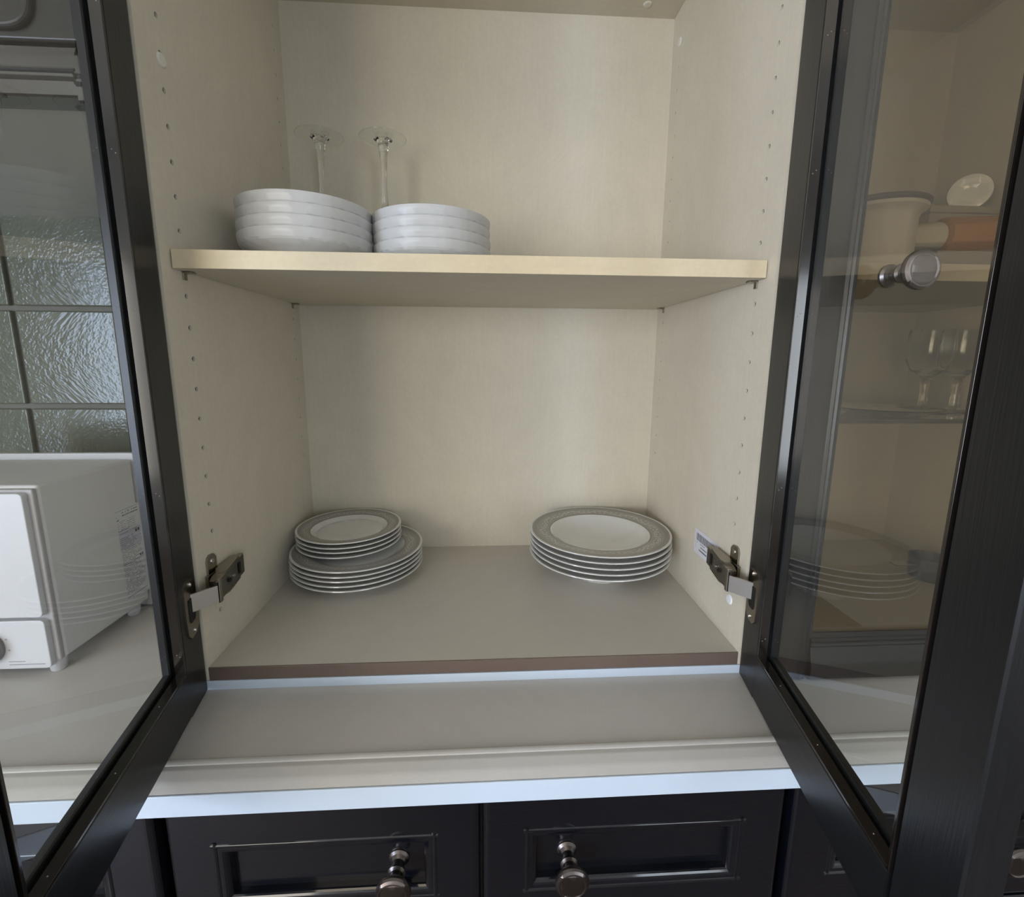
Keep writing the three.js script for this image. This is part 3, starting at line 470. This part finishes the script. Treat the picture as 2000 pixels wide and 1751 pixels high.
// ---------------------------------------------------------------- upper cabinet above the toaster oven
{
  const u = thing('wall_cabinet', 'dark upper cabinet with a cornice along its lower edge, above the tiles', 'cabinet');
  const x0 = -1.1, x1 = -0.3245, yb = -0.0965;
  part('carcass', bx(x0, yb + 0.001, -0.312, x1, 0.75, ZF, 0.001, 'y'), M.black, u);
  part('underside', bx(x0, yb - 0.003, -0.312, x1, yb + 0.001, ZF + 0.0215, 0.0004), M.paleGrey, u, 'pale grey underside');
  // cornice profile (z, y)
  const pr = [[ZF, yb - 0.0035], [0.056, yb - 0.0035], [0.0575, yb - 0.002], [0.0575, yb + 0.0085], [0.059, yb + 0.0095], [0.0605, yb + 0.0105], [0.059, yb + 0.0118], [0.0575, yb + 0.0125], [0.0575, yb + 0.0145], [0.059, yb + 0.0155], [0.0605, yb + 0.0165], [0.0592, yb + 0.0178], [0.0578, yb + 0.019], [0.057, yb + 0.024], [0.0568, yb + 0.030], [0.0545, yb + 0.0355], [0.050, yb + 0.0385], [0.044, yb + 0.0395], [ZF, yb + 0.0395]];
  part('cornice', prism(pr, x0, x1 - 0.016, (z, y, x) => [x, y, z], 'x'), M.corniceBlack, u);
  part('cornice', prism(pr.map(([z, y]) => [z + 0.0015, y - 0.0045]), x1 - 0.016, x1, (z, y, x) => [x, y, z], 'x'), M.corniceBlack, u);
  const d = sub('door', u);
  part('slab', bx(-0.775, -0.055, ZF, x1 - 0.002, 0.72, ZF + 0.018, 0.003, 'y'), M.black, d);
  // raised field with rounded lower corners
  const s = new THREE.Shape(), a = -0.725, b = -0.374, c0 = -0.053, r = 0.022; s.moveTo(a + r, c0); s.lineTo(b - r, c0); s.quadraticCurveTo(b, c0, b, c0 + r); s.lineTo(b, 0.68); s.lineTo(a, 0.68); s.lineTo(a, c0 + r); s.quadraticCurveTo(a, c0, a + r, c0);
  const ex = new THREE.ExtrudeGeometry(s, { depth: 0.003, bevelEnabled: true, bevelSize: 0.004, bevelThickness: 0.004, bevelSegments: 4, curveSegments: 10 }); ex.translate(0, 0.008, ZF + 0.016);
  part('raised_field', grainUV(ex, 'y'), M.black, d);
}

// ---------------------------------------------------------------- toaster oven
{
  const o = thing('toaster_oven', 'white toaster oven with a grey knob, seen through the left glass door', 'toaster oven', [-0.493, COUNTER, 0]);
  const w = 0.335, yb = 0.0155, yt = 0.2265;
  part('casing', bx(-w, yb, -0.148, 0, yt, -0.009, 0.004, 'x'), M.ovenSide, o);
  part('front_frame', bx(-w + 0.001, yb + 0.0005, -0.0095, -0.0008, yt - 0.003, -0.0035, 0.002), M.ovenGrey, o);
  part('back_flange', bx(-w + 0.01, 0.004, -0.1585, 0.003, yt + 0.008, -0.150, 0.0015, 'y'), M.ovenWhite, o);
  const pan = (x0, y0, x1, y1, r) => { const s = new THREE.Shape(); s.moveTo(x0 + r, y0); s.lineTo(x1 - r, y0); s.quadraticCurveTo(x1, y0, x1, y0 + r); s.lineTo(x1, y1 - r); s.quadraticCurveTo(x1, y1, x1 - r, y1); s.lineTo(x0 + r, y1); s.quadraticCurveTo(x0, y1, x0, y1 - r); s.lineTo(x0, y0 + r); s.quadraticCurveTo(x0, y0, x0 + r, y0); return s; };
  const dsh = pan(-w + 0.008, 0.0755, -0.0075, 0.2195, 0.005); const win = pan(-w + 0.05, 0.1215, -0.0525, 0.195, 0.003); dsh.holes.push(win);
  const dg = new THREE.ExtrudeGeometry(dsh, { depth: 0.006, bevelEnabled: true, bevelSize: 0.001, bevelThickness: 0.001, bevelSegments: 2 }); dg.translate(0, 0, -0.004);
  const door = part('door', dg, M.ovenWhite, o);
  part('window', bx(-w + 0.048, 0.12, -0.0035, -0.0505, 0.197, -0.001, 0.0005), M.ovenGlass, door, 'dark glass window');
  const hd = tube([[-w + 0.05, 0.209, 0.004], [-w + 0.055, 0.209, 0.016], [-0.09, 0.209, 0.016], [-0.085, 0.209, 0.004]], 0.004, 30, 10); part('handle', hd, M.ovenWhite, door);
  const cg = new THREE.ExtrudeGeometry(pan(-w + 0.008, 0.0115, -0.0075, 0.0695, 0.005), { depth: 0.006, bevelEnabled: true, bevelSize: 0.001, bevelThickness: 0.001, bevelSegments: 2 }); cg.translate(0, 0, -0.004);
  const cp = part('control_panel', cg, M.ovenWhite, o);
  for (const kx of [-0.0735, -0.235]) {
    const kg = lathe([[0, 0], [0.0205, 0], [0.0205, 0.003], [0.019, 0.0045], [0.018, 0.014], [0.0165, 0.016], [0, 0.0162]], 44); kg.rotateX(PI / 2); kg.translate(kx, 0.039, 0.0032); part('knob', kg, M.ovenKnob, cp, 'grey brown dial');
    const tk = []; for (let i = 0; i < 7; i++) { const a = rad(-10 + i * 32); tk.push(bx(kx + 0.0245 * Math.cos(a) - 0.0009, 0.039 + 0.0245 * Math.sin(a) - 0.0009, 0.0031, kx + 0.0245 * Math.cos(a) + 0.0009, 0.039 + 0.0245 * Math.sin(a) + 0.0009, 0.0034, 0)); } part('dial_marks', tk, M.print, cp);
  }
  part('printed_text', [bx(-0.052, 0.0195, 0.0031, -0.034, 0.0205, 0.0033, 0), bx(-0.052, 0.0158, 0.0031, -0.013, 0.0168, 0.0033, 0)], M.print, cp);
  for (const [x, z] of [[-0.0125, -0.012], [-w + 0.014, -0.012], [-0.0125, -0.132], [-w + 0.014, -0.132]]) { const f = lathe([[0, 0], [0.0068, 0], [0.0076, 0.001], [0.0092, 0.0175], [0, 0.0175]], 28); f.translate(x, 0.0002, z); part('foot', f, M.ovenWhite, o); }
  const lb = new THREE.PlaneGeometry(0.0445, 0.1335); lb.rotateY(PI / 2); lb.translate(0.0003, 0.0965, -0.1275); part('rating_label', lb, M.labelOven, o, 'pale label with rows of small dark print');
}

// ---------------------------------------------------------------- unseen ceiling panel added for warm fill
{
  const c = thing('added_ceiling_light', 'added unseen ceiling light panel for warm fill, with a white frame', 'ceiling light', [-0.5, CEIL - 0.025, 1.4]);
  part('frame', [bx(-0.32, 0, -0.32, 0.32, 0.025, -0.3, 0.002), bx(-0.32, 0, 0.3, 0.32, 0.025, 0.32, 0.002), bx(-0.32, 0, -0.3, -0.3, 0.025, 0.3, 0.002), bx(0.3, 0, -0.3, 0.32, 0.025, 0.3, 0.002)], M.white, c);
  part('diffuser', bx(-0.3, 0.004, -0.3, 0.3, 0.012, 0.3, 0), M.panelGlow, c);
}

renderer.render(scene, camera);
